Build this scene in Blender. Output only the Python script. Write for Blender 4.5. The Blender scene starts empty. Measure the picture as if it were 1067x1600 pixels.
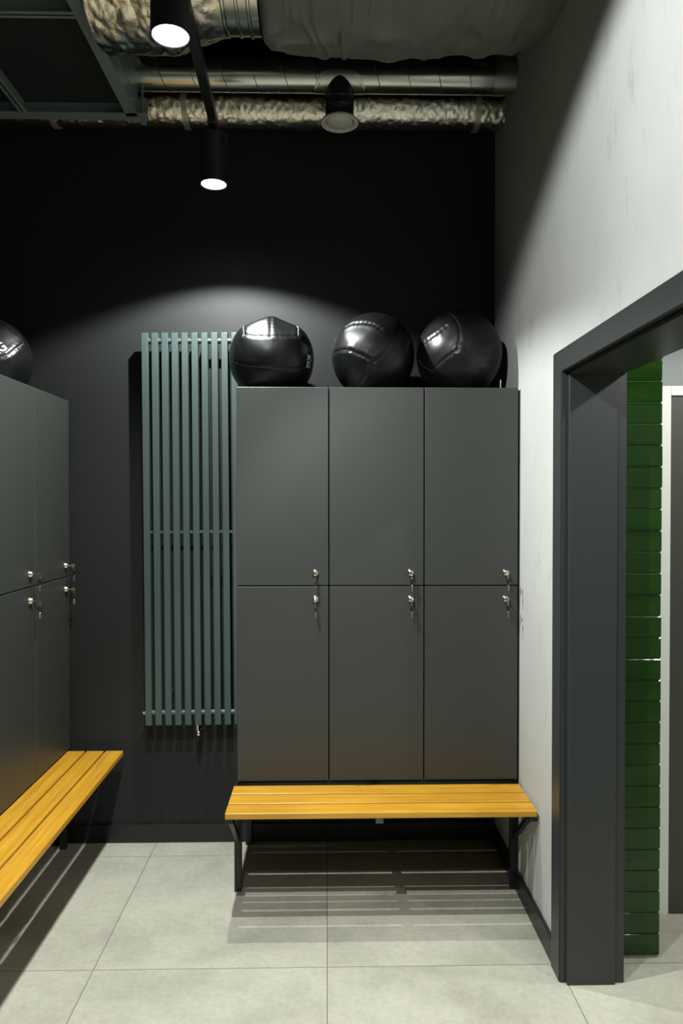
import bpy, bmesh, math, random
import numpy as np
from mathutils import Vector, Matrix, noise, bvhtree

random.seed(4)
PI = math.pi
SC = bpy.context.scene
COL = SC.collection

# ---------------------------------------------------------------- camera
cam_d = bpy.data.cameras.new('camera')
cam = bpy.data.objects.new('camera', cam_d)
COL.objects.link(cam)
cam_d.sensor_fit = 'VERTICAL'
cam_d.sensor_height = 36.0
cam_d.lens = 36.0 * 1137.0 / 1600.0
cam_d.clip_start = 0.02
cam.location = (0, 0, 1.6)
cam.rotation_euler = (math.radians(90 - 0.756), 0, math.radians(-1.134))
SC.camera = cam

# ---------------------------------------------------------------- world, light levels, exposure
LAMP_W = 150.0          # each track spotlight
WASH_W = 80.0           # each washroom ceiling lamp
LAMPS = [               # x, y, tilt about y (deg), power factor, beam blend, beam angle, label
    (-0.447, 2.90, 0, 0.92, 0.25, 134, 'black track spotlight nearest the back wall, lit'),
    (-0.421, 1.985, 0, 1.32, 0.9, 134, 'lit black track spotlight at the top edge below the foil duct'),
    (-0.50, 1.10, 36, 0.95, 0.2, 135.5, 'black track spotlight out of frame turned to the white wall'),
    (-0.367, 0.05, 0, 0.28, 0.6, 134, 'black track spotlight out of frame above the camera'),
]
w = bpy.data.worlds.new('world'); SC.world = w
w.use_nodes = True
w.node_tree.nodes['Background'].inputs[0].default_value = (0.5, 0.6, 0.62, 1)
w.node_tree.nodes['Background'].inputs[1].default_value = 0.0
SC.view_settings.view_transform = 'Standard'
SC.view_settings.look = 'None'
SC.view_settings.gamma = 1.0
SC.view_settings.exposure = 0.0
SC.view_settings.use_curve_mapping = False
SC.cycles.use_denoising = True
SC.cycles.max_bounces = 10
SC.cycles.diffuse_bounces = 6
SC.cycles.sample_clamp_indirect = 6.0
SC.cycles.caustics_reflective = False
SC.cycles.caustics_refractive = False


# ---------------------------------------------------------------- materials
def mat(name, col, rough=0.5, metal=0.0, spec=0.5):
    m = bpy.data.materials.new(name)
    m.use_nodes = True
    b = m.node_tree.nodes['Principled BSDF']
    b.inputs['Base Color'].default_value = (*col, 1)
    b.inputs['Roughness'].default_value = rough
    b.inputs['Metallic'].default_value = metal
    b.inputs['Specular IOR Level'].default_value = spec
    return m


def nd(m, t, **kw):
    n = m.node_tree.nodes.new(t)
    for k, v in kw.items():
        if k in n.inputs:
            n.inputs[k].default_value = v
        else:
            setattr(n, k, v)
    return n


def ln(m, a, b):
    m.node_tree.links.new(a, b)


def bsdf(m):
    return m.node_tree.nodes['Principled BSDF']


def coords(m, scale=(1, 1, 1), obj=True):
    tc = nd(m, 'ShaderNodeTexCoord')
    mp = nd(m, 'ShaderNodeMapping')
    mp.inputs['Scale'].default_value = scale
    ln(m, tc.outputs['Object' if obj else 'Generated'], mp.inputs['Vector'])
    return mp.outputs['Vector']


def noise_tex(m, vec, scale, detail=4, rough=0.6):
    n = nd(m, 'ShaderNodeTexNoise')
    n.inputs['Scale'].default_value = scale
    n.inputs['Detail'].default_value = detail
    n.inputs['Roughness'].default_value = rough
    ln(m, vec, n.inputs['Vector'])
    return n.outputs['Fac']


def ramp(m, fac, stops):
    r = nd(m, 'ShaderNodeValToRGB')
    e = r.color_ramp.elements
    while len(e) < len(stops):
        e.new(0.5)
    for el, (p, c) in zip(e, stops):
        el.position = p
        el.color = (*c, 1) if len(c) == 3 else c
    ln(m, fac, r.inputs['Fac'])
    return r.outputs['Color']


def mixc(m, fac, a, b, mode='MIX'):
    x = nd(m, 'ShaderNodeMix')
    x.data_type = 'RGBA'
    x.blend_type = mode
    for s, v in ((0, fac), (6, a), (7, b)):
        if hasattr(v, 'links') or hasattr(v, 'is_linked'):
            ln(m, v, x.inputs[s])
        else:
            x.inputs[s].default_value = v if s == 0 else (*v, 1)
    return x.outputs[2]


def bump(m, h, strength, dist=0.002):
    b = nd(m, 'ShaderNodeBump')
    b.inputs['Strength'].default_value = strength
    b.inputs['Distance'].default_value = dist
    ln(m, h, b.inputs['Height'])
    ln(m, b.outputs['Normal'], bsdf(m).inputs['Normal'])


def math_(m, op, a, b=None, c=None):
    x = nd(m, 'ShaderNodeMath', operation=op)
    for i, v in enumerate((a, b, c)):
        if v is None:
            continue
        if hasattr(v, 'is_linked'):
            ln(m, v, x.inputs[i])
        else:
            x.inputs[i].default_value = v
    return x.outputs[0]


def fine(m, scale, strength, dist=0.0006):
    bump(m, noise_tex(m, coords(m), scale, 3), strength, dist)
    return m


M = {}
# floor: 80 cm concrete-look tiles with thin grout
m = M['floor'] = mat('concrete_tile', (0.42, 0.42, 0.37), 0.42)
v = coords(m)
sep = nd(m, 'ShaderNodeSeparateXYZ'); ln(m, v, sep.inputs[0])
gx = math_(m, 'PINGPONG', sep.outputs[0], 0.4)
gy = math_(m, 'PINGPONG', math_(m, 'SUBTRACT', sep.outputs[1], 3.285), 0.4)
grout = math_(m, 'LESS_THAN', math_(m, 'MINIMUM', gx, gy), 0.0016)
tx = math_(m, 'FLOOR', math_(m, 'DIVIDE', sep.outputs[0], 0.8))
ty = math_(m, 'FLOOR', math_(m, 'DIVIDE', math_(m, 'SUBTRACT', sep.outputs[1], 3.285), 0.8))
tid = nd(m, 'ShaderNodeCombineXYZ'); ln(m, tx, tid.inputs[0]); ln(m, ty, tid.inputs[1])
off = nd(m, 'ShaderNodeVectorMath', operation='MULTIPLY_ADD')
ln(m, tid.outputs[0], off.inputs[0]); off.inputs[1].default_value = (3.7, 5.1, 0); ln(m, v, off.inputs[2])
n1 = noise_tex(m, off.outputs[0], 3.0, 8, 0.62)
n2 = noise_tex(m, off.outputs[0], 45.0, 3, 0.6)
c1 = ramp(m, n1, [(0.30, (0.345, 0.338, 0.278)), (0.5, (0.435, 0.426, 0.35)), (0.72, (0.50, 0.488, 0.405))])
c2 = mixc(m, 0.55, c1, ramp(m, n2, [(0.3, (0.76, 0.76, 0.76)), (0.62, (1, 1, 1))]), 'MULTIPLY')
ln(m, mixc(m, grout, c2, (0.16, 0.155, 0.14)), bsdf(m).inputs['Base Color'])
ln(m, ramp(m, n1, [(0.3, (0.36,) * 3), (0.7, (0.52,) * 3)]), bsdf(m).inputs['Roughness'])

m = M['white_wall'] = mat('white_plaster', (0.74, 0.745, 0.715), 0.75, spec=0.25)
v = coords(m, (1, 1, 0.28))
na = noise_tex(m, v, 13, 9, 0.75)
nb = noise_tex(m, coords(m, (1, 1, 0.5)), 1.6, 4, 0.5)
mask = math_(m, 'MULTIPLY', ramp(m, na, [(0.545, (0, 0, 0)), (0.66, (1, 1, 1))]), ramp(m, nb, [(0.46, (0, 0, 0)), (0.60, (1, 1, 1))]))
cl = ramp(m, noise_tex(m, coords(m), 2.2, 5), [(0.3, (0.44, 0.447, 0.43)), (0.7, (0.49, 0.497, 0.48))])
ln(m, mixc(m, math_(m, 'MULTIPLY', mask, 0.6), cl, (0.30, 0.29, 0.27)), bsdf(m).inputs['Base Color'])
bump(m, noise_tex(m, coords(m, (1, 1, 0.45)), 60, 6), 0.6, 0.002)

M['black_wall'] = fine(mat('charcoal_paint', (0.0135, 0.0150, 0.0145), 0.62, spec=0.3), 90, 0.25)
M['ceiling'] = mat('black_ceiling_paint', (0.012, 0.013, 0.013), 0.9)
M['baseboard'] = mat('black_baseboard', (0.008, 0.0095, 0.0095), 0.4)
M['wash_wall'] = mat('washroom_grey_paint', (0.40, 0.44, 0.44), 0.6)
M['wash_ceiling'] = mat('washroom_ceiling_paint', (0.55, 0.57, 0.56), 0.8)

m = M['locker'] = mat('grey_laminate', (0.034, 0.037, 0.033), 0.44, spec=0.6)
nn = noise_tex(m, coords(m), 420, 2)
ln(m, ramp(m, nn, [(0.3, (0.0285, 0.031, 0.0275)), (0.7, (0.0365, 0.0395, 0.0355))]), bsdf(m).inputs['Base Color'])
bump(m, nn, 0.12, 0.0004)
M['carcass'] = mat('dark_carcass_board', (0.008, 0.011, 0.010), 0.5)
m = M['frame_grey'] = mat('grey_door_laminate', (0.030, 0.034, 0.033), 0.4, spec=0.45)
fine(m, 380, 0.12, 0.0004)
M['steel_dark'] = fine(mat('dark_powder_coat', (0.009, 0.014, 0.014), 0.42), 300, 0.1, 0.0004)
M['radiator'] = fine(mat('anthracite_blue_enamel', (0.036, 0.060, 0.057), 0.5, spec=0.7), 260, 0.1, 0.0004)
M['chrome'] = mat('chrome', (0.78, 0.77, 0.74), 0.14, 1.0)
M['nickel'] = mat('nickel', (0.70, 0.67, 0.55), 0.22, 1.0)
M['black_plastic'] = mat('black_plastic', (0.012, 0.012, 0.014), 0.35)
M['lamp_black'] = mat('lamp_black_paint', (0.009, 0.010, 0.011), 0.4)
M['thread'] = mat('grey_thread', (0.42, 0.41, 0.42), 0.7)
M['thread_dark'] = mat('dark_thread', (0.06, 0.06, 0.06), 0.6)
M['print'] = mat('white_print', (0.75, 0.77, 0.77), 0.6)
M['print_grey'] = mat('faded_print', (0.16, 0.17, 0.18), 0.6)
m = M['leather'] = mat('black_leatherette', (0.0035, 0.0042, 0.0042), 0.33, spec=0.40)
bump(m, noise_tex(m, coords(m), 330, 3), 0.12, 0.0004)
ln(m, ramp(m, noise_tex(m, coords(m), 9, 4), [(0.3, (0.31,) * 3), (0.7, (0.43,) * 3)]), bsdf(m).inputs['Roughness'])

# oak: grain runs along local x
m = M['oak'] = mat('oiled_oak', (0.55, 0.30, 0.08), 0.36)
tcn = nd(m, 'ShaderNodeTexCoord'); oi = nd(m, 'ShaderNodeObjectInfo')
ad = nd(m, 'ShaderNodeVectorMath', operation='MULTIPLY_ADD')
cmb = nd(m, 'ShaderNodeCombineXYZ')
ln(m, oi.outputs['Random'], cmb.inputs[0]); ln(m, oi.outputs['Random'], cmb.inputs[1])
ln(m, cmb.outputs[0], ad.inputs[0]); ad.inputs[1].default_value = (9, 17, 0); ln(m, tcn.outputs['Object'], ad.inputs[2])
mpa = nd(m, 'ShaderNodeMapping'); mpa.inputs['Scale'].default_value = (2.0, 42, 42); ln(m, ad.outputs[0], mpa.inputs['Vector'])
mpb = nd(m, 'ShaderNodeMapping'); mpb.inputs['Scale'].default_value = (7, 210, 210); ln(m, ad.outputs[0], mpb.inputs['Vector'])
ga = noise_tex(m, mpa.outputs[0], 1.0, 5, 0.6)
gb = noise_tex(m, mpb.outputs[0], 1.0, 3, 0.6)
gc = noise_tex(m, ad.outputs[0], 3.2, 3, 0.5)
oc = ramp(m, ga, [(0.25, (0.43, 0.205, 0.014)), (0.5, (0.54, 0.275, 0.022)), (0.75, (0.63, 0.345, 0.036))])
oc = mixc(m, 0.45, oc, ramp(m, gb, [(0.35, (0.72, 0.66, 0.6)), (0.6, (1, 1, 1))]), 'MULTIPLY')
oc = mixc(m, 0.5, oc, ramp(m, gc, [(0.35, (0.78, 0.74, 0.7)), (0.6, (1, 1, 1))]), 'MULTIPLY')
ln(m, oc, bsdf(m).inputs['Base Color'])
bump(m, gb, 0.15, 0.0006)

m = M['green_tile'] = mat('green_glaze', (0.012, 0.045, 0.005), 0.09, spec=0.38)
gn = noise_tex(m, coords(m, (1, 1, 2.2)), 9, 3)
ln(m, ramp(m, gn, [(0.3, (0.0055, 0.031, 0.0012)), (0.7, (0.011, 0.047, 0.0022))]), bsdf(m).inputs['Base Color'])
bump(m, noise_tex(m, coords(m, (1, 1, 1.6)), 14, 2), 0.35, 0.004)
M['grout'] = mat('beige_grout', (0.30, 0.30, 0.22), 0.8)
M['white_frame'] = mat('white_enamel', (0.78, 0.80, 0.76), 0.4)
M['stall_door'] = fine(mat('grey_stall_panel', (0.050, 0.049, 0.040), 0.45), 300, 0.1, 0.0004)

M['galv'] = mat('galvanised_steel', (0.50, 0.51, 0.46), 0.22, 0.97)
m = M['galv']
ln(m, ramp(m, noise_tex(m, coords(m, (0.3, 1, 1)), 14, 5), [(0.3, (0.17,) * 3), (0.7, (0.30,) * 3)]), bsdf(m).inputs['Roughness'])
M['seam'] = mat('dark_lock_seam', (0.16, 0.165, 0.15), 0.4, 0.8)
M['foil'] = mat('aluminium_foil', (0.78, 0.745, 0.63), 0.20, 1.0)
bump(M['foil'], noise_tex(M['foil'], coords(M['foil']), 38, 6, 0.65), 0.55, 0.006)
M['wrap'] = mat('grey_foil_wrap', (0.30, 0.30, 0.275), 0.48, 0.55)
bump(M['wrap'], noise_tex(M['wrap'], coords(M['wrap'], (1.2, 0.5, 0.6)), 14, 5, 0.6), 0.35, 0.006)
M['tape'] = mat('aluminium_tape', (0.50, 0.49, 0.44), 0.42, 0.7)
M['patch'] = mat('dull_saddle_plate', (0.48, 0.49, 0.44), 0.32, 0.95)
M['spigot'] = mat('dark_glossy_spigot', (0.03, 0.04, 0.04), 0.25, 0.4)
M['valve_white'] = mat('vent_white_enamel', (0.62, 0.62, 0.57), 0.45)
M['raft_steel'] = fine(mat('raft_dark_steel', (0.27, 0.33, 0.325), 0.42, 0.3), 60, 0.1)
M['raft_panel'] = mat('raft_black_panel', (0.012, 0.013, 0.014), 0.85)
m = M['glow'] = mat('lamp_glow', (0, 0, 0), 0.5)
bsdf(m).inputs['Emission Color'].default_value = (0.93, 0.98, 1.0, 1)
bsdf(m).inputs['Emission Strength'].default_value = 40
M['reflector'] = mat('lamp_reflector', (0.85, 0.86, 0.86), 0.25, 0.9)


# ---------------------------------------------------------------- mesh helpers
class MB:
    def __init__(self):
        self.bm = bmesh.new()

    def box(self, x0, x1, y0, y1, z0, z1, bev=0.0, seg=2):
        b2 = bmesh.new()
        bmesh.ops.create_cube(b2, size=1.0, matrix=Matrix.Translation(((x0 + x1) / 2, (y0 + y1) / 2, (z0 + z1) / 2)) @ Matrix.Diagonal((x1 - x0, y1 - y0, z1 - z0, 1)))
        if bev > 0:
            bmesh.ops.bevel(b2, geom=list(b2.edges), offset=bev, segments=seg, profile=0.5, affect='EDGES')
        self.add(b2)
        return self

    def add(self, b2, mtx=None):
        if mtx is not None:
            bmesh.ops.transform(b2, matrix=mtx, verts=b2.verts)
        me = bpy.data.meshes.new('tmp')
        b2.to_mesh(me); b2.free()
        self.bm.from_mesh(me)
        bpy.data.meshes.remove(me)

    def bar(self, p, q, wx, wz, bev=0.001):
        """rectangular bar from p to q"""
        p, q = Vector(p), Vector(q)
        d = q - p
        b2 = bmesh.new()
        bmesh.ops.create_cube(b2, size=1.0, matrix=Matrix.Diagonal((wx, wz, d.length, 1)))
        if bev:
            bmesh.ops.bevel(b2, geom=list(b2.edges), offset=bev, segments=1, affect='EDGES')
        z = d.normalized()
        up = Vector((1, 0, 0)) if abs(z.x) < 0.9 else Vector((0, 1, 0))
        y = z.cross(up).normalized(); x = y.cross(z)
        R = Matrix((x, y, z)).transposed().to_4x4()
        self.add(b2, Matrix.Translation((p + q) / 2) @ R)
        return self

    def cyl(self, p, q, r, seg=24, r2=None, bev=0.0):
        p, q = Vector(p), Vector(q)
        d = q - p
        b2 = bmesh.new()
        bmesh.ops.create_cone(b2, cap_ends=True, segments=seg, radius1=r, radius2=r if r2 is None else r2, depth=d.length)
        if bev:
            ed = [e for e in b2.edges if abs(e.verts[0].co.z - e.verts[1].co.z) < 1e-6]
            bmesh.ops.bevel(b2, geom=ed, offset=bev, segments=2, affect='EDGES')
        self.add(b2, Matrix.Translation((p + q) / 2) @ d.to_track_quat('Z', 'Y').to_matrix().to_4x4())
        return self

    def tube(self, pts, r, seg=8, closed=False):
        pts = [Vector(p) for p in pts]
        n = len(pts)
        rings = []
        up = Vector((0.123, 0.31, 0.94)).normalized()
        for i, p in enumerate(pts):
            a = pts[i - 1] if (i > 0 or closed) else p
            b = pts[(i + 1) % n] if (i < n - 1 or closed) else p
            t = (b - a).normalized()
            u = (up - t * up.dot(t))
            if u.length < 1e-3:
                u = t.orthogonal()
            u.normalize()
            w_ = t.cross(u)
            up = u
            rr = r[i] if isinstance(r, (list, tuple)) else r
            rings.append([self.bm.verts.new(p + (u * math.cos(2 * PI * k / seg) + w_ * math.sin(2 * PI * k / seg)) * rr) for k in range(seg)])
        m_ = n if closed else n - 1
        for i in range(m_):
            A, B = rings[i], rings[(i + 1) % n]
            for k in range(seg):
                self.bm.faces.new((A[k], A[(k + 1) % seg], B[(k + 1) % seg], B[k]))
        if not closed:
            self.bm.faces.new(rings[0][::-1]); self.bm.faces.new(rings[-1])
        return self

    def lathe(self, prof, seg=32, mtx=None):
        """profile of (radius, height) about z"""
        b2 = bmesh.new()
        rings = []
        for r, z in prof:
            if r < 1e-6:
                rings.append([b2.verts.new((0, 0, z))])
            else:
                rings.append([b2.verts.new((r * math.cos(2 * PI * k / seg), r * math.sin(2 * PI * k / seg), z)) for k in range(seg)])
        for A, B in zip(rings, rings[1:]):
            for k in range(seg):
                k2 = (k + 1) % seg
                if len(A) == 1 and len(B) == 1:
                    continue
                if len(A) == 1:
                    b2.faces.new((A[0], B[k2], B[k]))
                elif len(B) == 1:
                    b2.faces.new((A[k], A[k2], B[0]))
                else:
                    b2.faces.new((A[k], A[k2], B[k2], B[k]))
        bmesh.ops.recalc_face_normals(b2, faces=b2.faces)
        self.add(b2, mtx)
        return self

    def build(self, name, mtl, parent=None, smooth=None, recalc=True):
        me = bpy.data.meshes.new(name)
        if recalc:
            bmesh.ops.recalc_face_normals(self.bm, faces=self.bm.faces)
        self.bm.to_mesh(me); self.bm.free()
        me.materials.append(mtl)
        if smooth is not None:
            for p in me.polygons:
                p.use_smooth = True
            if smooth < 179:
                me.set_sharp_from_angle(angle=math.radians(smooth))
        o = bpy.data.objects.new(name, me)
        COL.objects.link(o)
        if parent is not None:
            o.parent = parent
        return o


def tag(o, label, cat, group=None, kind=None):
    o['label'] = label
    o['category'] = cat
    if group:
        o['group'] = group
    if kind:
        o['kind'] = kind
    return o


def thing(name, label, cat, loc=(0, 0, 0), rotz=0.0, group=None, kind=None):
    o = bpy.data.objects.new(name, None)
    o.empty_display_size = 0.05
    COL.objects.link(o)
    o.location = loc
    o.rotation_euler = (0, 0, rotz)
    return tag(o, label, cat, group, kind)


def copy_tree(o, parent=None):
    c = o.copy(); COL.objects.link(c); c.parent = parent
    for ch in list(o.children):
        copy_tree(ch, c)
    return c


# ---------------------------------------------------------------- room shell
XL, XR, YF, YB, ZC = -1.665, 0.79, -2.6, 3.43, 3.80
WX = 0.975          # washroom side of the right wall
DY0, DY1, DZ = 1.50, 2.385, 2.035   # doorway

MBf = MB()
MBf.box(XL - 0.2, 3.2, YF - 0.2, 3.8, -0.1, 0.0)
tag(MBf.build('floor', M['floor']), 'pale grey concrete-look tile floor with thin joints', 'floor', kind='structure')
tag(MB().box(XL - 0.2, XR + 0.2, YB, YB + 0.15, 0, ZC).build('wall_back', M['black_wall']), 'charcoal painted back wall behind lockers and radiator', 'wall', kind='structure')
wr = MB()
wr.box(XR, WX, DY1 + 0.012, YB, 0, ZC)
wr.box(XR, WX, YF, DY0 - 0.012, 0, ZC)
wr.box(XR, WX, DY0 - 0.012, DY1 + 0.012, DZ + 0.012, ZC)
tag(wr.build('wall_right', M['white_wall']), 'white rough plaster wall on the right with the doorway', 'wall', kind='structure')
tag(MB().box(XL - 0.15, XL, YF, YB, 0, ZC).build('wall_left', M['black_wall']), 'dark wall behind the left lockers', 'wall', kind='structure')
tag(MB().box(XL, WX, YF - 0.15, YF, 0, ZC).build('wall_front', M['white_wall']), 'pale wall behind the camera', 'wall', kind='structure')
tag(MB().box(XL - 0.2, WX, YF - 0.2, YB + 0.2, ZC, ZC + 0.1).build('ceiling', M['ceiling']), 'black ceiling above the ducts', 'ceiling', kind='structure')
tag(MB().box(XL, XR, YB - 0.014, YB, 0, 0.085, 0.002).build('baseboard_back', M['baseboard']), 'black baseboard along the back wall', 'baseboard', kind='structure')
tag(MB().box(XR - 0.014, XR, 2.476, YB - 0.014, 0, 0.085, 0.002).build('baseboard_right', M['baseboard']), 'black baseboard along the white wall', 'baseboard', kind='structure')

# washroom beyond the doorway
tag(MB().box(WX, 3.2, 3.62, 3.75, 0, 2.9).build('wall_washroom_back', M['wash_wall']), 'grey wall above the white stall in the next room', 'wall', kind='structure')
tag(MB().box(3.0, 3.2, -0.5, 3.62, 0, 2.9).build('wall_washroom_side', M['wash_wall']), 'far side wall of the next room', 'wall', kind='structure')
tag(MB().box(WX, 3.2, -0.7, -0.5, 0, 2.9).build('wall_washroom_front', M['wash_wall']), 'near wall of the next room', 'wall', kind='structure')
tag(MB().box(WX, 3.2, -0.7, 3.75, 2.75, 2.9).build('ceiling_washroom', M['wash_ceiling']), 'ceiling of the next room', 'ceiling', kind='structure')

# green tiled pier
pier = thing('wall_tiled', 'dark green glazed tile pier seen through the doorway', 'tiled wall', (0, 0, 0), kind='structure')
PX0, PX1, PY = WX + 0.002, 1.166, 2.511
core = MB().box(PX0, PX1 - 0.004, PY + 0.006, 3.6, 0, 2.75).build('grout_core', M['grout'], pier)
tiles = MB()
rows = 36
z = 0.0
pitch = 0.0744
zoff = 0.087
z0s = [0.010] + [zoff + pitch * k for k in range(0, 36)]
for a, b in zip(z0s, z0s[1:]):
    if b - a < 0.015:
        continue
    b2 = bmesh.new()
    jy = random.uniform(-0.0012, 0.0012)
    hx = random.uniform(-0.0012, 0.0012)
    bmesh.ops.create_cube(b2, size=1.0, matrix=Matrix.Translation(((PX0 + PX1) / 2 + hx / 2, PY + 0.006 + jy, (a + b) / 2)) @ Matrix.Diagonal((PX1 - PX0 + hx, 0.012, b - a - 0.0022, 1)))
    bmesh.ops.bevel(b2, geom=list(b2.edges), offset=0.0028, segments=3, affect='EDGES')
    mid = Vector(((PX0 + PX1) / 2, PY + 0.006, (a + b) / 2))
    R = Matrix.Translation(mid) @ Matrix.Rotation(random.uniform(-0.012, 0.012), 4, 'X') @ Matrix.Rotation(random.uniform(-0.008, 0.008), 4, 'Z') @ Matrix.Translation(-mid)
    tiles.add(b2, R)
    # return course along the pier's side
    yy = PY + 0.014
    while yy < 3.58:
        y2 = min(yy + 0.2, 3.6)
        tiles.box(PX1 - 0.006, PX1 + random.uniform(-0.001, 0.001), yy, y2 - 0.002, a + 0.0011, b - 0.0011, 0.0015, 1)
        yy = y2
tiles.build('tile_face', M['green_tile'], pier, smooth=30)

# toilet stall: white frame and grey door
stall = thing('toilet_stall', 'toilet stall front with white frame and grey door beyond the doorway', 'toilet stall', (1.3, 2.775, 0))
f = MB()
f.box(-0.03, 0.022, 0, 0.04, 0.0, 2.047, 0.002)
f.build('frame_post', M['white_frame'], stall)
MB().box(0.022, 0.95, 0, 0.04, 2.011, 2.047, 0.002).build('frame_head', M['white_frame'], stall)
MB().box(0.91, 0.95, 0, 0.04, 0.0, 2.011, 0.002).build('frame_post', M['white_frame'], stall)
MB().box(0.024, 0.908, 0.006, 0.034, 0.004, 2.008, 0.002).build('stall_door', M['stall_door'], stall)
MB().box(0.95, 1.69, 0.005, 0.035, 0.0, 2.047, 0.002).build('side_panel', M['stall_door'], stall)


def wash_lamp(y, label):
    t = thing('ceiling_light', label, 'ceiling light', (1.95, y, 2.75), group='washroom ceiling lights out of view')
    MB().lathe([(0.09, 0), (0.095, -0.012), (0.08, -0.02), (0.074, -0.006), (0.0, -0.006)], 32).build('rim', M['white_frame'], t, 40)
    MB().lathe([(0.0, -0.0075), (0.072, -0.0075)], 32).build('diffuser', M['glow'], t)
    l = bpy.data.lights.new('washroom_light', 'SPOT')
    l.energy = WASH_W; l.color = (1.0, 0.99, 0.93); l.spot_size = math.radians(165); l.spot_blend = 0.2; l.shadow_soft_size = 0.06
    lo = bpy.data.objects.new('washroom_light', l); COL.objects.link(lo); lo.parent = t; lo.location = (0, 0, -0.03)


wash_lamp(0.9, 'washroom ceiling light out of view, nearer one')
wash_lamp(2.2, 'washroom ceiling light out of view, farther one')

# doorway lining (no leaf to be seen)
door = thing('door_1', 'dark grey door frame in the white wall, open doorway', 'door frame', (XR, 0, 0), kind='structure')
CX = 0.772 - XR
ca = MB()      # hinge-side casing, mitred into the head
OY, IY, OZ, IZ = 2.477, 2.392, 2.105, 2.032


def prism(mb, poly, axis, a, b, bev=0.0015):
    b2 = bmesh.new()
    def pt(p, t):
        return (t, p[0], p[1]) if axis == 'x' else ((p[0], t, p[1]) if axis == 'y' else (p[0], p[1], t))
    A = [b2.verts.new(pt(p, a)) for p in poly]
    B = [b2.verts.new(pt(p, b)) for p in poly]
    b2.faces.new(A[::-1]); b2.faces.new(B)
    n = len(poly)
    for i in range(n):
        b2.faces.new((A[i], A[(i + 1) % n], B[(i + 1) % n], B[i]))
    bmesh.ops.recalc_face_normals(b2, faces=b2.faces)
    if bev:
        bmesh.ops.bevel(b2, geom=list(b2.edges), offset=bev, segments=2, affect='EDGES')
    mb.add(b2)


G = 0.0004
prism(ca, [(OY, 0), (OY, OZ - G), (IY, IZ - G), (IY, 0)], 'x', CX, 0.0)
ca.build('side_casing', M['frame_grey'], door)
OY2, IY2 = 1.41, 1.49
ca = MB(); prism(ca, [(OY2, 0), (OY2, OZ - G), (IY2, IZ - G), (IY2, 0)], 'x', CX, 0.0)
ca.build('side_casing', M['frame_grey'], door)
ca = MB(); prism(ca, [(OY - G, OZ), (OY2 + G, OZ), (IY2 + G, IZ), (IY - G, IZ)], 'x', CX, 0.0)
ca.build('head_casing', M['frame_grey'], door)
# jambs: recessed groove, main panel, stop
for (ya, yb, yc, s) in ((2.388, 2.373, 2.384, 1), (1.497, 1.512, 1.501, -1)):
    j = MB()
    j.box(-0.014, 0.198, *sorted((ya + s * 0.012, ya)), 0, DZ)
    j.build('jamb_backing', M['frame_grey'], door)
    j = MB(); j.box(0.004, 0.164, *sorted((ya, yb)), 0, 2.022, 0.0022)
    j.build('jamb_panel', M['frame_grey'], door)
    j = MB(); j.box(0.1655, 0.198, *sorted((ya, yc)), 0, 2.028, 0.0015)
    j.build('jamb_stop', M['frame_grey'], door)
h = MB(); h.box(-0.014, 0.198, 1.497, 2.388, DZ, DZ + 0.012); h.build('head_backing', M['frame_grey'], door)
h = MB(); h.box(0.004, 0.164, 1.512, 2.373, 2.020, DZ, 0.0022); h.build('head_panel', M['frame_grey'], door)
h = MB(); h.box(0.1655, 0.198, 1.501, 2.384, 2.027, DZ, 0.0015); h.build('head_stop', M['frame_grey'], door)

# ---------------------------------------------------------------- lockers
ZB, ZS, ZT = 0.462, 1.260, 2.068
LOCK_DY = 0.055


def lock_mesh():
    b = MB()
    R = Matrix.Rotation(PI / 2, 4, 'X')      # lathe axis towards -y
    b.lathe([(0.0, 0.0), (0.0145, 0.0), (0.0145, 0.002), (0.0128, 0.004), (0.0120, 0.0105), (0.0105, 0.0135), (0.0065, 0.0155), (0.0, 0.0158)], 28, R)
    return b


def make_lockers(name, label, loc, rotz, edges, depth):
    t = thing(name, label, 'lockers', loc, rotz)
    x0, x1 = edges[0], edges[-1]
    c = MB()
    th = 0.018
    c.box(x0 + 0.001, x0 + th, 0.0215, depth, 0.432, ZT - 0.001)
    c.box(x1 - th, x1 - 0.001, 0.0215, depth, 0.432, ZT - 0.001)
    c.box(x0 + th, x1 - th, 0.0215, depth, 0.432, 0.432 + th)
    c.box(x0 + th, x1 - th, 0.0215, depth, ZT - 0.001 - th, ZT - 0.001)
    c.box(x0 + th, x1 - th, 0.0215, depth, ZS - th / 2, ZS + th / 2)
    c.box(x0 + th, x1 - th, depth - 0.006, depth, 0.45, ZT - 0.019)
    for e in edges[1:-1]:
        c.box(e - th / 2, e + th / 2, 0.0215, depth - 0.006, 0.45, ZT - 0.019)
    c.build('carcass', M['carcass'], t)
    locks = []
    g = 0.0021
    for a, b in zip(edges, edges[1:]):
        for (za, zb, zl) in ((ZB, ZS - g, 1.2055), (ZS + g, ZT, 1.3125)):
            gb = 0.005 if (b == x1 and rotz == 0) else g
            d = MB().box(a + g, b - gb, 0.0, 0.0195, za, zb, 0.0028, 3).build('door', M['locker'], t)
            lk = lock_mesh().build('cam_lock', M['nickel'], d, 40)
            lx = b - LOCK_DY
            lk.location = (lx, 0, zl)
            locks.append((lx, zl))
    return t, locks


EB = [-0.3685 + 0.384 * 0, 0.0075, 0.396, 0.7855]
lockB, locksB = make_lockers('locker_cabinet', 'dark grey six-door locker cabinet under three balls against the back wall', (0, 2.96, 0), 0, EB, 0.43)
YL0 = 1.823
EL = [0.0, 0.390, 0.780, 1.165, 1.56]
lockL, locksL = make_lockers('locker_cabinet', 'dark grey locker cabinet along the left edge above the long bench', (-1.19, YL0, 0), PI / 2, EL, 0.455)


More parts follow.
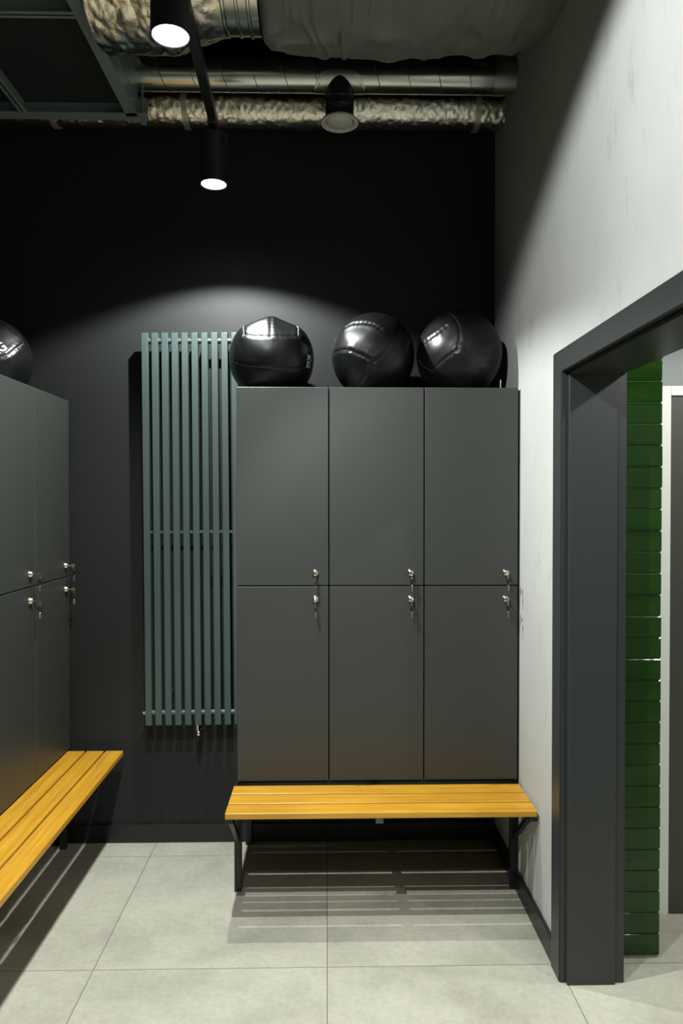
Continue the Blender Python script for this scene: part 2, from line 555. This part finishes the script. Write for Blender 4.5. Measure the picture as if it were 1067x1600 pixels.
# keys: one in the lock, a ring, a second key hanging with a black bow
def make_key_set(swing, kturn):
    t = thing('key_set', '', 'keys', (0, 0, 0), group='key sets in the locker locks')
    k = MB()
    k.box(-0.001, 0.001, -0.028, -0.0135, -0.0035, 0.0035)
    k.cyl((-0.0011, -0.036, 0), (0.0011, -0.036, 0), 0.0095, 20)
    ik = k.build('inserted_key', M['nickel'], t, 40)
    ik.rotation_euler = (0, kturn, 0)
    pts = [(0.0, -0.040 + 0.009 * math.cos(a) * 0.5, -0.0115 + 0.010 * math.sin(a)) for a in np.linspace(0, 2 * PI, 24, endpoint=False)]
    MB().tube(pts, 0.0009, 6, True).build('key_ring', M['chrome'], t, 60)
    hk = bpy.data.objects.new('hanging_key', None)
    b = MB()
    b.cyl((-0.0022, 0, -0.010), (0.0022, 0, -0.010), 0.0098, 20, bev=0.0008)
    b.box(-0.0022, 0.0022, -0.006, 0.006, -0.027, -0.014, 0.001, 1)
    hk = b.build('hanging_key', M['black_plastic'], t, 40)
    bl = MB()
    bl.box(-0.0011, 0.0011, -0.0035, 0.0035, -0.049, -0.026)
    for i in range(4):
        bl.box(-0.0011, 0.0011, 0.003, 0.0048 - 0.0006 * (i % 2), -0.0465 + i * 0.005, -0.0435 + i * 0.005)
    bl.box(-0.003, 0.003, -0.004, 0.004, -0.029, -0.0255, 0.0006, 1)
    bl.build('key_blade', M['nickel'], hk, 40)
    hk.location = (0, -0.040, -0.0205)
    hk.rotation_euler = (0, swing, 0.25)
    return t


key0 = make_key_set(0, 0)
names = [('lower left', 'upper left'), ('lower middle', 'upper middle'), ('lower right', 'upper right')]
first = True
kr = random.Random(11)


def place_key(loc, rz, label, turn, swing, twist):
    global first
    k = key0 if first else copy_tree(key0)
    first = False
    k.location = loc
    k.rotation_euler = (0, 0, rz)
    k['label'] = label
    for ch in k.children:
        if ch.name.startswith('inserted'):
            ch.rotation_euler = (0, turn, 0)
        elif ch.name.startswith('hanging'):
            ch.rotation_euler = (0, swing, twist)


sw = [(-0.15, -0.03, 0.2), (0.25, -0.02, 0.1), (0.5, 0.02, 0.35), (0.1, 0.0, 0.5), (0.0, 0.03, 0.4), (0.9, -0.02, 0.15)]
for i, (lx, lz) in enumerate(locksB):
    nm = names[i // 2][i % 2]
    dx = 0.006 if i == 5 else (0.003 if i in (2,) else 0.001)
    place_key((lx + dx * 0, 2.96, lz), 0, 'small keys hanging from the %s door lock of the back lockers' % nm, *sw[i])
ln4 = ['second nearest', 'third nearest', 'middle seam', 'far end']
desc = {4: 'keys in the lower lock beside the seam of the left lockers', 5: 'keys in the upper lock beside the seam of the left lockers',
        6: 'keys in the lower lock at the far edge of the left lockers', 7: 'keys in the upper lock at the far edge of the left lockers'}
for i, (lx, lz) in enumerate(locksL):
    if i < 4:
        continue
    place_key((-1.19, YL0 + lx, lz), PI / 2, desc[i], kr.uniform(-0.4, 0.4), kr.uniform(-0.05, 0.05), kr.uniform(-0.1, 0.45))


# ---------------------------------------------------------------- benches
def make_bench(name, label, loc, rotz, L, ys, legs_x, arm_x):
    t = thing(name, label, 'bench', loc, rotz)
    s = None
    for (ya, yb) in ys:
        o = MB().box(0, L, -(yb - ya) / 2, (yb - ya) / 2, 0.4315, 0.455, 0.0035, 3).build('seat_slat', M['oak'], t)
        o.location = (0, (ya + yb) / 2, 0)
    yf = ys[-1][0] + 0.028
    for lx in legs_x:
        MB().box(lx, lx + 0.029, 0.015, 0.044, 0.0, 0.401, 0.0015, 1).build('leg', M['steel_dark'], t)
        MB().box(lx, lx + 0.029, 0.425, 0.454, 0.0, 0.401, 0.0015, 1).build('leg', M['steel_dark'], t)
        MB().bar((lx + 0.0145, yf + 0.05, 0.402), (lx + 0.0145, 0.016, 0.215), 0.018, 0.018).build('brace', M['steel_dark'], t)
    for ax in arm_x:
        MB().box(ax, ax + 0.029, yf, 0.454, 0.402, 0.431, 0.0015, 1).build('support_arm', M['steel_dark'], t)
    r = MB().box(legs_x[0] + 0.029, legs_x[-1], 0.015, 0.044, 0.372, 0.4015, 0.0015, 1).build('rail', M['steel_dark'], t)
    MB().box(legs_x[0] + 0.029, legs_x[-1], 0.425, 0.454, 0.372, 0.4015, 0.0015, 1).build('rail', M['steel_dark'], t)
    return t


# slats as (front, back) in y measured from the locker fronts
benchB = make_bench('locker_bench', 'oak slatted bench on dark steel legs below the back lockers', (-0.377, 2.96, 0), 0, 1.157,
                    [(-0.108, -0.026), (-0.200, -0.118), (-0.290, -0.210)], [-0.004, 1.135], [-0.004, 0.558, 1.135])
MB().box(0.5585, 0.5865, -0.2655, -0.2622, 0.4025, 0.4305).build('end_cap', mat('grey_end_cap', (0.14, 0.15, 0.145), 0.5), benchB)
YE = 3.362
benchL = make_bench('locker_bench', 'long oak slatted bench running along the left lockers', (-1.19, 1.60, 0), PI / 2, YE - 1.60,
                    [(-0.075, 0.006), (-0.161, -0.084), (-0.250, -0.170)], [0.15, 0.95, YE - 1.60 - 0.005], [0.15, 0.95, YE - 1.60 - 0.032])

# ---------------------------------------------------------------- radiator
rad = thing('radiator', 'tall dark blue-grey column radiator on the back wall left of the lockers', 'radiator', (-0.620, 3.335, 1.476))
rad.rotation_euler = (0, math.radians(-0.42), 0)
NB, PB = 10, 0.0452
HX = 9 * PB / 2
for k in range(NB):
    x = -HX + k * PB
    MB().box(x - 0.0145, x + 0.0145, 0.0, 0.032, -0.897, 0.897, 0.002, 2).build('bar', M['radiator'], rad)
for zc in (0.862, -0.862 + 0.02):
    for k in range(NB - 1):
        pass
    MB().cyl((-HX, 0.016, zc), (HX, 0.016, zc), 0.0125, 20).build('header_pipe', M['radiator'], rad, 40)
MB().box(-HX, HX, 0.012, 0.024, -0.018, -0.006, 0.001, 1).build('middle_rail', M['radiator'], rad, 40)
for x in (-HX + 2 * PB, HX - 2 * PB):
    for zc in (0.78, -0.76):
        MB().cyl((x, 0.033, zc), (x, 0.094, zc), 0.009, 12).box(x - 0.012, x + 0.012, 0.032, 0.036, zc - 0.012, zc + 0.012).build('wall_bracket', M['radiator'], rad, 40)
MB().cyl((-HX - 0.026, 0.016, -0.842), (-HX - 0.0145, 0.016, -0.842), 0.008, 14).cyl((-HX - 0.030, 0.016, -0.842), (-HX - 0.026, 0.016, -0.842), 0.005, 10).build('vent_plug', M['chrome'], rad, 40)
va = MB()
va.cyl((0.018, 0.018, -0.897), (0.018, 0.018, -0.945), 0.009, 16)
va.cyl((0.032, 0.03, -0.93), (0.018, 0.018, -0.93), 0.010, 16)
va.lathe([(0, 0.0), (0.006, 0.0008), (0.010, 0.004), (0.0122, 0.009), (0.0125, 0.014), (0.0105, 0.019), (0.0105, 0.024), (0.0122, 0.026), (0.0122, 0.044), (0, 0.044)], 24, Matrix.Translation((0.022, 0.0, -0.938)) @ Matrix.Rotation(-PI / 2, 4, 'X'))
va.cyl((0.022, 0.04, -0.938), (0.022, 0.095, -0.938), 0.008, 14)
vv = va.build('valve', M['chrome'], rad, 40)
MB().cyl((0.018, 0.018, -0.945), (0.018, 0.018, -0.975), 0.0075, 14).build('valve_cap', M['black_plastic'], vv, 40)


# ---------------------------------------------------------------- medicine balls
def sphere_dir(px, pz):
    q = px * px + pz * pz
    if q > 0.985:
        s = math.sqrt(0.985 / q); px *= s; pz *= s; q = 0.985
    return Vector((px, -math.sqrt(1 - q), pz))


def seam_path(pts2, n=26):
    """points on the unit sphere through picture-plane points, smoothed along great circles"""
    ds = [sphere_dir(*p) if len(p) == 2 else Vector(p).normalized() for p in pts2]
    out = []
    for a, b in zip(ds, ds[1:]):
        for k in range(n):
            out.append(a.slerp(b, k / n))
    out.append(ds[-1])
    return out


def make_ball(label, loc, rx, rz, seams, facets=(), seed=0, sag=0.80):
    """loc is the resting point; seams: list of (points, groove depth, pucker amplitude, thread material or None)"""
    t = thing('medicine_ball', label, 'medicine ball', loc, group='black medicine balls on top of the lockers')
    b = bmesh.new()
    bmesh.ops.create_icosphere(b, subdivisions=6, radius=1.0)
    V = np.array([v.co[:] for v in b.verts])
    R = np.ones(len(V))
    for nv, d in facets:
        nv = np.array(nv) / np.linalg.norm(nv)
        cth = V @ nv
        lim = np.where(cth > 1e-3, d / np.maximum(cth, 1e-3), 9.0)
        k_ = 30.0
        R = -np.log(np.exp(-k_ * R) + np.exp(-k_ * np.minimum(lim, 3))) / k_
    R *= 1.0
    for pts, dep, puck, thr in seams:
        path = seam_path(pts)
        P = np.array([p[:] for p in path])
        dots = V @ P.T
        idx = dots.argmax(1)
        dist = np.arccos(np.clip(dots.max(1), -1, 1))
        arc = np.concatenate([[0], np.cumsum(np.linalg.norm(np.diff(P, axis=0), axis=1))])
        tt = arc[idx]
        R -= dep * np.exp(-(dist / 0.022) ** 2)
        R += dep * 0.6 * np.exp(-((dist - 0.075) / 0.06) ** 2)
        if puck > 0:
            ph = np.sin(tt * 55 + seed) + 0.6 * np.sin(tt * 87 + 2 * seed + 1)
            R += puck * ph * np.exp(-dist / 0.07) * np.minimum(1, dist / 0.02)
    for i, v in enumerate(b.verts):
        n = v.co
        lump = 0.010 * noise.noise(n * 1.7 + Vector((seed * 3.1, 0, 0))) + 0.004 * noise.noise(n * 4.5 + Vector((0, seed * 2.3, 0)))
        R[i] += lump
    def place(d, r):
        p = Vector((d[0] * r * rx, d[1] * r * rx, d[2] * r * rz))
        return p
    zmin = -rz * sag
    for i, v in enumerate(b.verts):
        p = place(v.co, R[i])
        if p.z < zmin:
            p.z = zmin
        p.z -= zmin
        v.co = p
    mb = MB(); mb.bm.free(); mb.bm = b
    shell = mb.build('shell', M['leather'], t, 180)
    bv = bvhtree.BVHTree.FromPolygons([v.co[:] for v in shell.data.vertices], [p.vertices[:] for p in shell.data.polygons])
    cen = Vector((0, 0, -zmin))

    def surf(d, lift):
        dd = Vector((d[0] * rx, d[1] * rx, d[2] * rz)).normalized()
        h = bv.ray_cast(cen + dd * 1.0, -dd)
        return (h[0] + dd * lift) if h[0] else cen + dd * rx
    for pts, dep, puck, thr in seams:
        if thr is None:
            continue
        path = seam_path(pts, 14)
        MB().tube([surf(d, 0.0004) for d in path], 0.0011 if thr == 'thread' else 0.0008, 5).build('stitching', M[thr], t, 180)
    return t, surf


def ball_text(ball, surf, txt, px, pz, size, ang, mtl, rx, rz, label):
    cu = bpy.data.curves.new('txt', 'FONT')
    cu.body = txt; cu.size = size; cu.align_x = 'CENTER'; cu.align_y = 'CENTER'
    cu.offset = 0.0012
    cu.resolution_u = 4
    o = bpy.data.objects.new('txt', cu); COL.objects.link(o)
    dg = bpy.context.evaluated_depsgraph_get(); dg.update()
    me = bpy.data.meshes.new_from_object(o.evaluated_get(dg))
    bpy.data.objects.remove(o); bpy.data.curves.remove(cu)
    b = bmesh.new(); b.from_mesh(me); bpy.data.meshes.remove(me)
    bmesh.ops.triangulate(b, faces=b.faces)
    bmesh.ops.subdivide_edges(b, edges=b.edges, cuts=2)
    n = sphere_dir(px, pz)
    e2 = (Vector((0, 0, 1)) - n * n.z).normalized()
    e1 = e2.cross(n).normalized()
    ca_, sa_ = math.cos(ang), math.sin(ang)
    for v in b.verts:
        x, y = v.co.x * ca_ - v.co.y * sa_, v.co.x * sa_ + v.co.y * ca_
        d = (n + e1 * (x / rx) + e2 * (y / rx)).normalized()
        v.co = surf(d, 0.0007)
    mb = MB(); mb.bm.free(); mb.bm = b
    p = mb.build('weight_mark', mtl, ball)
    p['label'] = label


s1 = [
    ([(-0.64, 0.76), (-0.64, 0.55), (-0.62, 0.38)], 0.012, 0.002, 'thread'),
    ([(-0.62, 0.38), (-0.40, 0.345), (-0.24, 0.335)], 0.012, 0.003, 'thread'),
    ([(-0.24, 0.335), (0.0, 0.33), (0.30, 0.34), (0.60, 0.375)], 0.012, 0.003, None),
    ([(0.61, 0.74), (0.62, 0.55), (0.60, 0.375)], 0.012, 0.002, 'thread'),
    ([(-0.02, 0.97), (-0.02, 0.65), (-0.02, 0.33)], 0.012, 0.005, None),
    ([(-0.95, -0.10), (-0.70, -0.27), (-0.2, -0.36), (0.4, -0.38), (0.80, -0.28), (0.93, -0.1)], 0.010, 0.002, 'thread_dark'),
    ([(-0.62, 0.38), (-0.76, 0.1), (-0.80, -0.2)], 0.010, 0.003, None),
    ([(0.60, 0.375), (0.80, 0.3), (0.93, 0.2)], 0.012, 0.005, None),
]
c25, s25 = math.cos(math.radians(21)), math.sin(math.radians(21))
fac1 = [((s25, -0.12, c25), 0.90), ((-s25, -0.12, c25), 0.90), ((-0.20, -0.80, 0.56), 0.925), ((0.24, -0.72, 0.65), 0.92), ((0, s25, c25), 0.90)]
ball1, sf1 = make_ball('black medicine ball with pointed top, leftmost on the back lockers', (-0.240, 3.165, ZT), 0.183, 0.187, s1, fac1, 1, 0.82)
ball_text(ball1, sf1, 'KG', 0.85, -0.14, 0.040, -PI / 2, M['print'], 0.183, 0.187, 'white printed letters KG')
ball_text(ball1, sf1, '0', 0.965, -0.04, 0.085, -PI / 2, M['print_grey'], 0.183, 0.187, 'faded grey printed numeral')


def nrm(pts, cx, cy, hw):
    return [((x - cx) / hw, (cy - y) / hw) for x, y in pts]


n2_ = lambda *p: nrm(p, 250, 262, 222)
s2 = [
    (n2_((95, 140), (140, 118), (200, 118), (250, 135), (295, 170)), 0.016, 0.009, None),
    (n2_((60, 150), (42, 210), (36, 262)), 0.010, 0.003, 'thread_dark'),
    (n2_((38, 262), (90, 260), (135, 268)), 0.012, 0.006, 'thread_dark'),
    (n2_((135, 268), (200, 300), (255, 330), (300, 300), (335, 255)), 0.016, 0.006, None),
    (n2_((150, 65), (210, 52), (290, 52)), 0.010, 0.005, 'thread_dark'),
    (n2_((255, 330), (200, 400), (150, 440)), 0.010, 0.003, None),
]
ball2, sf2 = make_ball('black medicine ball with puckered top, middle of the three on the back lockers', (0.200, 3.165, ZT), 0.179, 0.184, s2, [((-0.3, -0.75, 0.5), 0.965)], 5, 0.90)
n3_ = lambda *p: nrm(p, 708, 240, 228)
s3 = [
    (n3_((648, 42), (690, 85), (714, 140), (716, 200), (700, 258)), 0.010, 0.002, 'thread_dark'),
    (n3_((700, 258), (640, 300), (572, 345), (520, 310), (495, 260)), 0.012, 0.004, 'thread_dark'),
    (n3_((505, 222), (560, 180), (610, 150), (645, 126)), 0.014, 0.008, None),
    (n3_((705, 255), (770, 285), (840, 318), (900, 300)), 0.012, 0.005, None),
    (n3_((500, 190), (540, 115), (600, 65), (648, 42)), 0.008, 0.003, None),
]
ball3, sf3 = make_ball('black medicine ball beside the white wall, rightmost on the back lockers', (0.573, 3.165, ZT), 0.184, 0.190, s3, [((-0.45, -0.7, 0.45), 0.975)], 9, 0.91)
tg = MB().box(0.171, 0.1745, -0.098, -0.096, 0.004, 0.045).build('cloth_tag', M['print'], ball3)
tg['label'] = 'small white tag at the bottom right'
n4_ = lambda *p: nrm(p, -115, 667, 551)
s4 = [
    (n4_((250, 395), (280, 440), (288, 490)), 0.012, 0.003, 'thread_dark'),
    (n4_((288, 490), (200, 580), (120, 670), (60, 700)), 0.014, 0.006, 'thread'),
    (n4_((250, 395), (150, 270), (40, 190), (-120, 150)), 0.012, 0.004, 'thread_dark'),
    (n4_((60, 700), (-60, 760), (-250, 780)), 0.012, 0.004, None),
]
ball4, sf4 = make_ball('black medicine ball with white letters, cut by the left edge on the left lockers', (-1.468, 3.195, ZT), 0.180, 0.180, s4, [((0.16, -0.92, 0.36), 0.93)], 13, 0.84)
for b_, bx_ in ((ball1, -0.24), (ball2, 0.2), (ball3, 0.573), (ball4, -1.468)):
    b_.rotation_euler = (0, 0, math.atan2(-bx_, 3.17))
p4 = nrm([(45, 578)], -115, 667, 551)[0]
ball_text(ball4, sf4, 'KG', p4[0] - 0.09, p4[1] - 0.07, 0.058, math.radians(38), M['print'], 0.180, 0.180, 'white printed letters KG')


# ---------------------------------------------------------------- track and spotlights
track = thing('lighting_track', 'thin black lighting track running towards the back wall under the ducts', 'lighting track', (-0.447, 2.9, 3.085), math.radians(1.62))
MB().box(-0.0165, 0.0165, -3.35, 0.045, 0, 0.034, 0.001, 1).build('rail', M['lamp_black'], track)
for y in (-2.6, -1.2):
    MB().cyl((0, y, 0.034), (0, y, ZC - 3.085), 0.003, 8).build('hanger_wire', M['lamp_black'], track)
RL = 0.0535


def make_spot(x, y, tilt, pw, blend, deg, label):
    t = thing('track_spotlight', label, 'spotlight', (x, y, 3.085), group='track spotlights')
    MB().box(-0.016, 0.016, -0.06, 0.06, -0.018, -0.0005, 0.002, 1).cyl((0, 0, -0.018), (0, 0, -0.034), 0.01, 16).build('adapter', M['lamp_black'], t, 40)
    hd = MB()
    z0, z1 = 0.0, -0.198
    hd.lathe([(0, z0), (RL - 0.004, z0), (RL, z0 - 0.004), (RL, z1 + 0.002), (RL - 0.002, z1), (RL - 0.005, z1 + 0.002), (RL - 0.005, z1 + 0.019), (0.0, z1 + 0.019)], 40)
    h_ = hd.build('lamp_head', M['lamp_black'], t, 40)
    h_.location = (0, 0, -0.034)
    h_.rotation_euler = (0, math.radians(-tilt), 0)
    MB().lathe([(RL - 0.0055, z1 + 0.003), (0.046, z1 + 0.008)], 40).build('reflector', M['reflector'], h_, 40)
    MB().lathe([(0.0, z1 + 0.0078), (0.047, z1 + 0.0078)], 40).build('lens', M['glow'], h_)
    l = bpy.data.lights.new('spot_beam', 'SPOT')
    l.energy = LAMP_W * pw
    l.color = (0.96, 1.0, 0.965)
    l.spot_size = math.radians(deg)
    l.spot_blend = blend
    l.shadow_soft_size = 0.013
    lo = bpy.data.objects.new('spot_beam', l); COL.objects.link(lo)
    lo.parent = h_; lo.location = (0, 0, z1 - 0.004)
    return t


for a in LAMPS:
    make_spot(*a)


# ---------------------------------------------------------------- ducts
def duct_tube(x0, x1, cy, cz, r, nx, na, disp, seed, taper=None, sagf=None):
    """crumpled round duct along x"""
    b = MB()
    rings = []
    for i in range(nx + 1):
        s = i / nx
        x = x0 + (x1 - x0) * s
        rr = r if taper is None else taper(s)
        ring = []
        for k in range(na):
            a = 2 * PI * k / na
            p = Vector((x, math.cos(a) * rr, math.sin(a) * rr))
            d = disp(Vector((x, p.y, p.z)), seed) if disp else 0.0
            q = 1 + d / rr
            dz = sagf(s) if sagf else 0
            ring.append(b.bm.verts.new((x, cy + p.y * q, cz + p.z * q + dz)))
        rings.append(ring)
    for A, B in zip(rings, rings[1:]):
        for k in range(na):
            b.bm.faces.new((A[k], A[(k + 1) % na], B[(k + 1) % na], B[k]))
    b.bm.faces.new(rings[0][::-1]); b.bm.faces.new(rings[-1])
    return b


def crumple(p, seed):
    o = Vector((seed * 7.3, seed * 3.1, 0))
    d, _ = noise.voronoi(p * 34 + o)
    a = (d[1] - d[0])
    d2, _ = noise.voronoi(p * 85 + o)
    return 0.0055 * (min(a, 0.6) - 0.3) + 0.0025 * (d2[1] - d2[0] - 0.3) + 0.006 * noise.noise(p * 6 + o)


# foil-wrapped duct nearest the back wall
fd = thing('foil_duct', 'crumpled silver foil duct along the top of the back wall', 'duct', (0, 3.285, 3.362))
duct_tube(-1.655, 0.787, 0, 0, 0.085, 420, 64, crumple, 2).build('foil_sleeve', M['foil'], fd, 35)
for x in (-1.21, -0.625, 0.668):
    b = duct_tube(x - 0.0125, x + 0.0125, 0, 0, 0.0895, 3, 48, lambda p, s: 0.003 * noise.noise(p * 9), 1)
    b.build('tape_band', M['tape'], fd, 50)

# bare spiral duct with the vent saddle
sd = thing('spiral_duct', 'bare round spiral steel duct running across into the white wall', 'duct', (0, 3.075, 3.385))
duct_tube(-1.655, 0.789, 0, 0, 0.0635, 40, 64, None, 0).build('pipe', M['galv'], sd, 40)
hel = []
tw = (0.789 + 1.655) / 0.128
nh = int(tw * 40)
for i in range(nh + 1):
    s = i / nh
    a = 2 * PI * tw * s
    hel.append((-1.652 + (0.785 + 1.652) * s, 0.0637 * math.cos(a), 0.0637 * math.sin(a)))
MB().tube(hel, 0.0016, 5).build('spiral_seam', M['seam'], sd, 60)
sl = MB()
sl.cyl((0.70, 0, 0), (0.789, 0, 0), 0.0655, 48)
sl.build('end_sleeve', M['patch'], sd, 40)

# supply valve hanging from the spiral duct
vt = thing('air_vent', 'round white air valve on a black spigot below the spiral duct', 'air vent', (0.053, 3.075, 3.385))
b = MB()      # saddle plate bent around the duct
rs = 0.0655
rings = []
for i in range(21):
    x = -0.105 + 0.21 * i / 20
    half = math.sqrt(max(0.02, 1 - (x / 0.107) ** 4)) * 1.45
    ring = []
    for k in range(25):
        a = -PI / 2 + half * (-1 + 2 * k / 24)
        ring.append(b.bm.verts.new((x, rs * math.cos(a), rs * math.sin(a))))
    rings.append(ring)
for A, B in zip(rings, rings[1:]):
    for k in range(24):
        b.bm.faces.new((A[k], A[k + 1], B[k + 1], B[k]))
b.build('saddle', M['patch'], vt, 40)
prof = [(0.0595, -0.02), (0.0595, -0.098), (0.0612, -0.101), (0.0595, -0.104), (0.0595, -0.132), (0.0612, -0.135), (0.0595, -0.138), (0.0595, -0.184)]
MB().lathe(prof, 48).build('spigot', M['spigot'], vt, 40)
MB().lathe([(0.0600, -0.176), (0.074, -0.184), (0.0785, -0.190), (0.0775, -0.196), (0.070, -0.199), (0.062, -0.196), (0.058, -0.186), (0.057, -0.17)], 56).build('ring', M['valve_white'], vt, 50)
MB().lathe([(0.0, -0.203), (0.02, -0.2025), (0.042, -0.199), (0.0525, -0.193), (0.055, -0.189), (0.052, -0.186), (0.0, -0.186)], 56).cyl((0, 0, -0.186), (0, 0, -0.12), 0.004, 8).build('disc', M['valve_white'], vt, 50)
for ang in (-PI / 2,):
    for zz in (-0.112, -0.146):
        MB().cyl((0, -0.0590, zz), (0, -0.0622, zz), 0.0022, 8).build('screw', M['chrome'], vt)
for sx in (-0.085, 0.085):
    for an in (-0.35, -0.95):
        a = -PI / 2 - 1.2 - an * 0.6
        p = Vector((sx, rs * math.cos(a), rs * math.sin(a)))
        MB().cyl(p, p * 1.0 + Vector((0, math.cos(a), math.sin(a))) * 0.002, 0.0025, 8).build('screw', M['spigot'], vt)

# big insulated duct with collar and foil flexible duct
bd = thing('insulated_duct', 'large dark grey foil-wrapped rectangular duct under the ceiling by the white wall', 'duct', (0, 2.33, 3.46))
b = MB()
nx, na = 240, 200
hy, hz, rc = 0.42, 0.245, 0.13
rings = []


def rrect(a):
    """superellipse-like rounded rectangle point"""
    c, s = math.cos(a), math.sin(a)
    e = 0.38
    return (hy * math.copysign(abs(c) ** e, c), hz * math.copysign(abs(s) ** e, s))


def folds(p):
    q = Vector((p.x * 9 + 1.5 * noise.noise(p * 4), p.y * 2.2, p.z * 2.2))
    f1 = 1 - abs(noise.noise(q)) * 2
    q2 = Vector((p.x * 4 + p.y * 5, p.y * 3 - p.x * 5, p.z * 3 + 9))
    f2 = 1 - abs(noise.noise(q2)) * 2
    m_ = 0.5 + 0.5 * noise.noise(Vector((p.x * 3, p.y * 3, 4)))
    return 0.019 * m_ * max(0, f1) ** 5 + 0.015 * (1 - m_) * max(0, f2) ** 5 + 0.010 * noise.noise(p * 8) + 0.014 * noise.noise(p * 2.6)


for i in range(nx + 1):
    s = i / nx
    x = -0.232 + (0.788 + 0.232) * s
    ex = min(s, 0.10) / 0.10
    shrink = 1 - 0.10 * (1 - math.sqrt(max(0, 1 - (1 - min(1, s / 0.05)) ** 2))) - 0.16 * max(0, (s - 0.80) / 0.20) ** 2.2
    sag = -0.012 * math.sin(PI * s) + 0.012 * (1 - s)
    ring = []
    for k in range(na):
        a = 2 * PI * k / na
        y, z = rrect(a)
        p = Vector((x, y * shrink, z * shrink))
        n_ = Vector((0, y / hy / hy, z / hz / hz)).normalized()
        p += n_ * folds(p)
        p.z += sag
        ring.append(b.bm.verts.new(p))
    rings.append(ring)
for A, B in zip(rings, rings[1:]):
    for k in range(na):
        b.bm.faces.new((A[k], A[(k + 1) % na], B[(k + 1) % na], B[k]))
b.bm.faces.new(rings[0][::-1]); b.bm.faces.new(rings[-1])
b.build('insulation_wrap', M['wrap'], bd, 60)
b = MB()
R90 = Matrix.Rotation(PI / 2, 4, 'Y')
rc0 = 0.214
prof = [(0.05, -0.375), (rc0 - 0.004, -0.375), (rc0 - 0.004, -0.345), (rc0 + 0.004, -0.342), (rc0 + 0.004, -0.334), (rc0 - 0.001, -0.331), (rc0 - 0.001, -0.300), (rc0 + 0.003, -0.297), (rc0 + 0.003, -0.291), (rc0 - 0.001, -0.288), (rc0 - 0.001, -0.262), (rc0 + 0.005, -0.258), (rc0 + 0.005, -0.252), (rc0, -0.249), (rc0, -0.225)]
b.lathe(prof, 72, Matrix.Translation((0, 0.12, -0.06)) @ R90)
b.build('collar', M['galv'], bd, 40)


def tap(s):
    x = -0.765 + (-0.345 + 0.765) * s
    u = max(0.0, min(1.0, (-0.335 - x) / 0.22))
    return 0.217 + 0.055 * (u * u * (3 - 2 * u))


def crum2(p, seed):
    o = Vector((4.2, 8.8, 1.3))
    d, _ = noise.voronoi(p * 15 + o)
    d2, _ = noise.voronoi(p * 40 + o)
    e = min(1.0, max(0.0, (-0.345 - p.x) / 0.03))
    return e * (0.012 * (min(d[1] - d[0], 0.6) - 0.3) + 0.004 * (d2[1] - d2[0] - 0.3) + 0.010 * noise.noise(p * 5))


duct_tube(-0.765, -0.345, 0.12, -0.06, 0.25, 110, 150, crum2, 3, tap).build('flexible_foil_hose', M['foil'], bd, 35)

# ---------------------------------------------------------------- suspended black ceiling raft
rf = thing('ceiling_raft', 'suspended dark steel grid with black panels at the top left', 'ceiling raft', (0, 0, 3.2))
eb = MB()
eb.box(-0.792, -0.784, 0.6, 3.055, 0.0, 0.245)
eb.box(-0.830, -0.792, 0.6, 3.055, 0.0, 0.006)
eb.box(-0.784, -0.772, 0.6, 3.055, 0.239, 0.245)
eb.box(-0.7845, -0.781, 0.6, 3.055, 0.060, 0.066)
eb.build('edge_beam', M['raft_steel'], rf)
fr = MB()
fr.box(-1.66, -0.742, 3.055, 3.060, 0.0, 0.062)
fr.box(-1.66, -0.742, 3.060, 3.085, 0.0, 0.004)
fr.box(-1.66, -0.742, 3.030, 3.055, 0.0, 0.004)
fr.build('cross_rail', M['raft_steel'], rf)
for y in (2.43, 1.60, 0.80):
    MB().box(-1.66, -0.83, y - 0.003, y + 0.003, 0.0, 0.05).box(-1.66, -0.83, y - 0.016, y + 0.016, 0.0, 0.004).build('cross_rail', M['raft_steel'], rf)
MB().box(-1.249, -1.243, 0.6, 3.03, 0.0005, 0.05).box(-1.262, -1.230, 0.6, 3.03, 0.0005, 0.0045).build('long_rail', M['raft_steel'], rf)
ys_ = [0.6, 0.80, 1.60, 2.43, 3.05]
for a, c in zip(ys_, ys_[1:]):
    for (xa, xb) in ((-1.66, -1.25), (-1.242, -0.795)):
        MB().box(xa, xb, a + 0.005, c - 0.005, 0.050, 0.062).build('panel', M['raft_panel'], rf)
MB().box(-0.772, -0.752, 3.0605, 3.066, -0.03, 0.06).build('clip', M['raft_steel'], rf)
MB().cyl((-0.762, 3.045, 0.004), (-0.762, 3.045, ZC - 3.2), 0.004, 8).cyl((-1.6, 3.045, 0.004), (-1.6, 3.045, ZC - 3.2), 0.004, 8).build('hanger_rod', M['raft_steel'], rf)
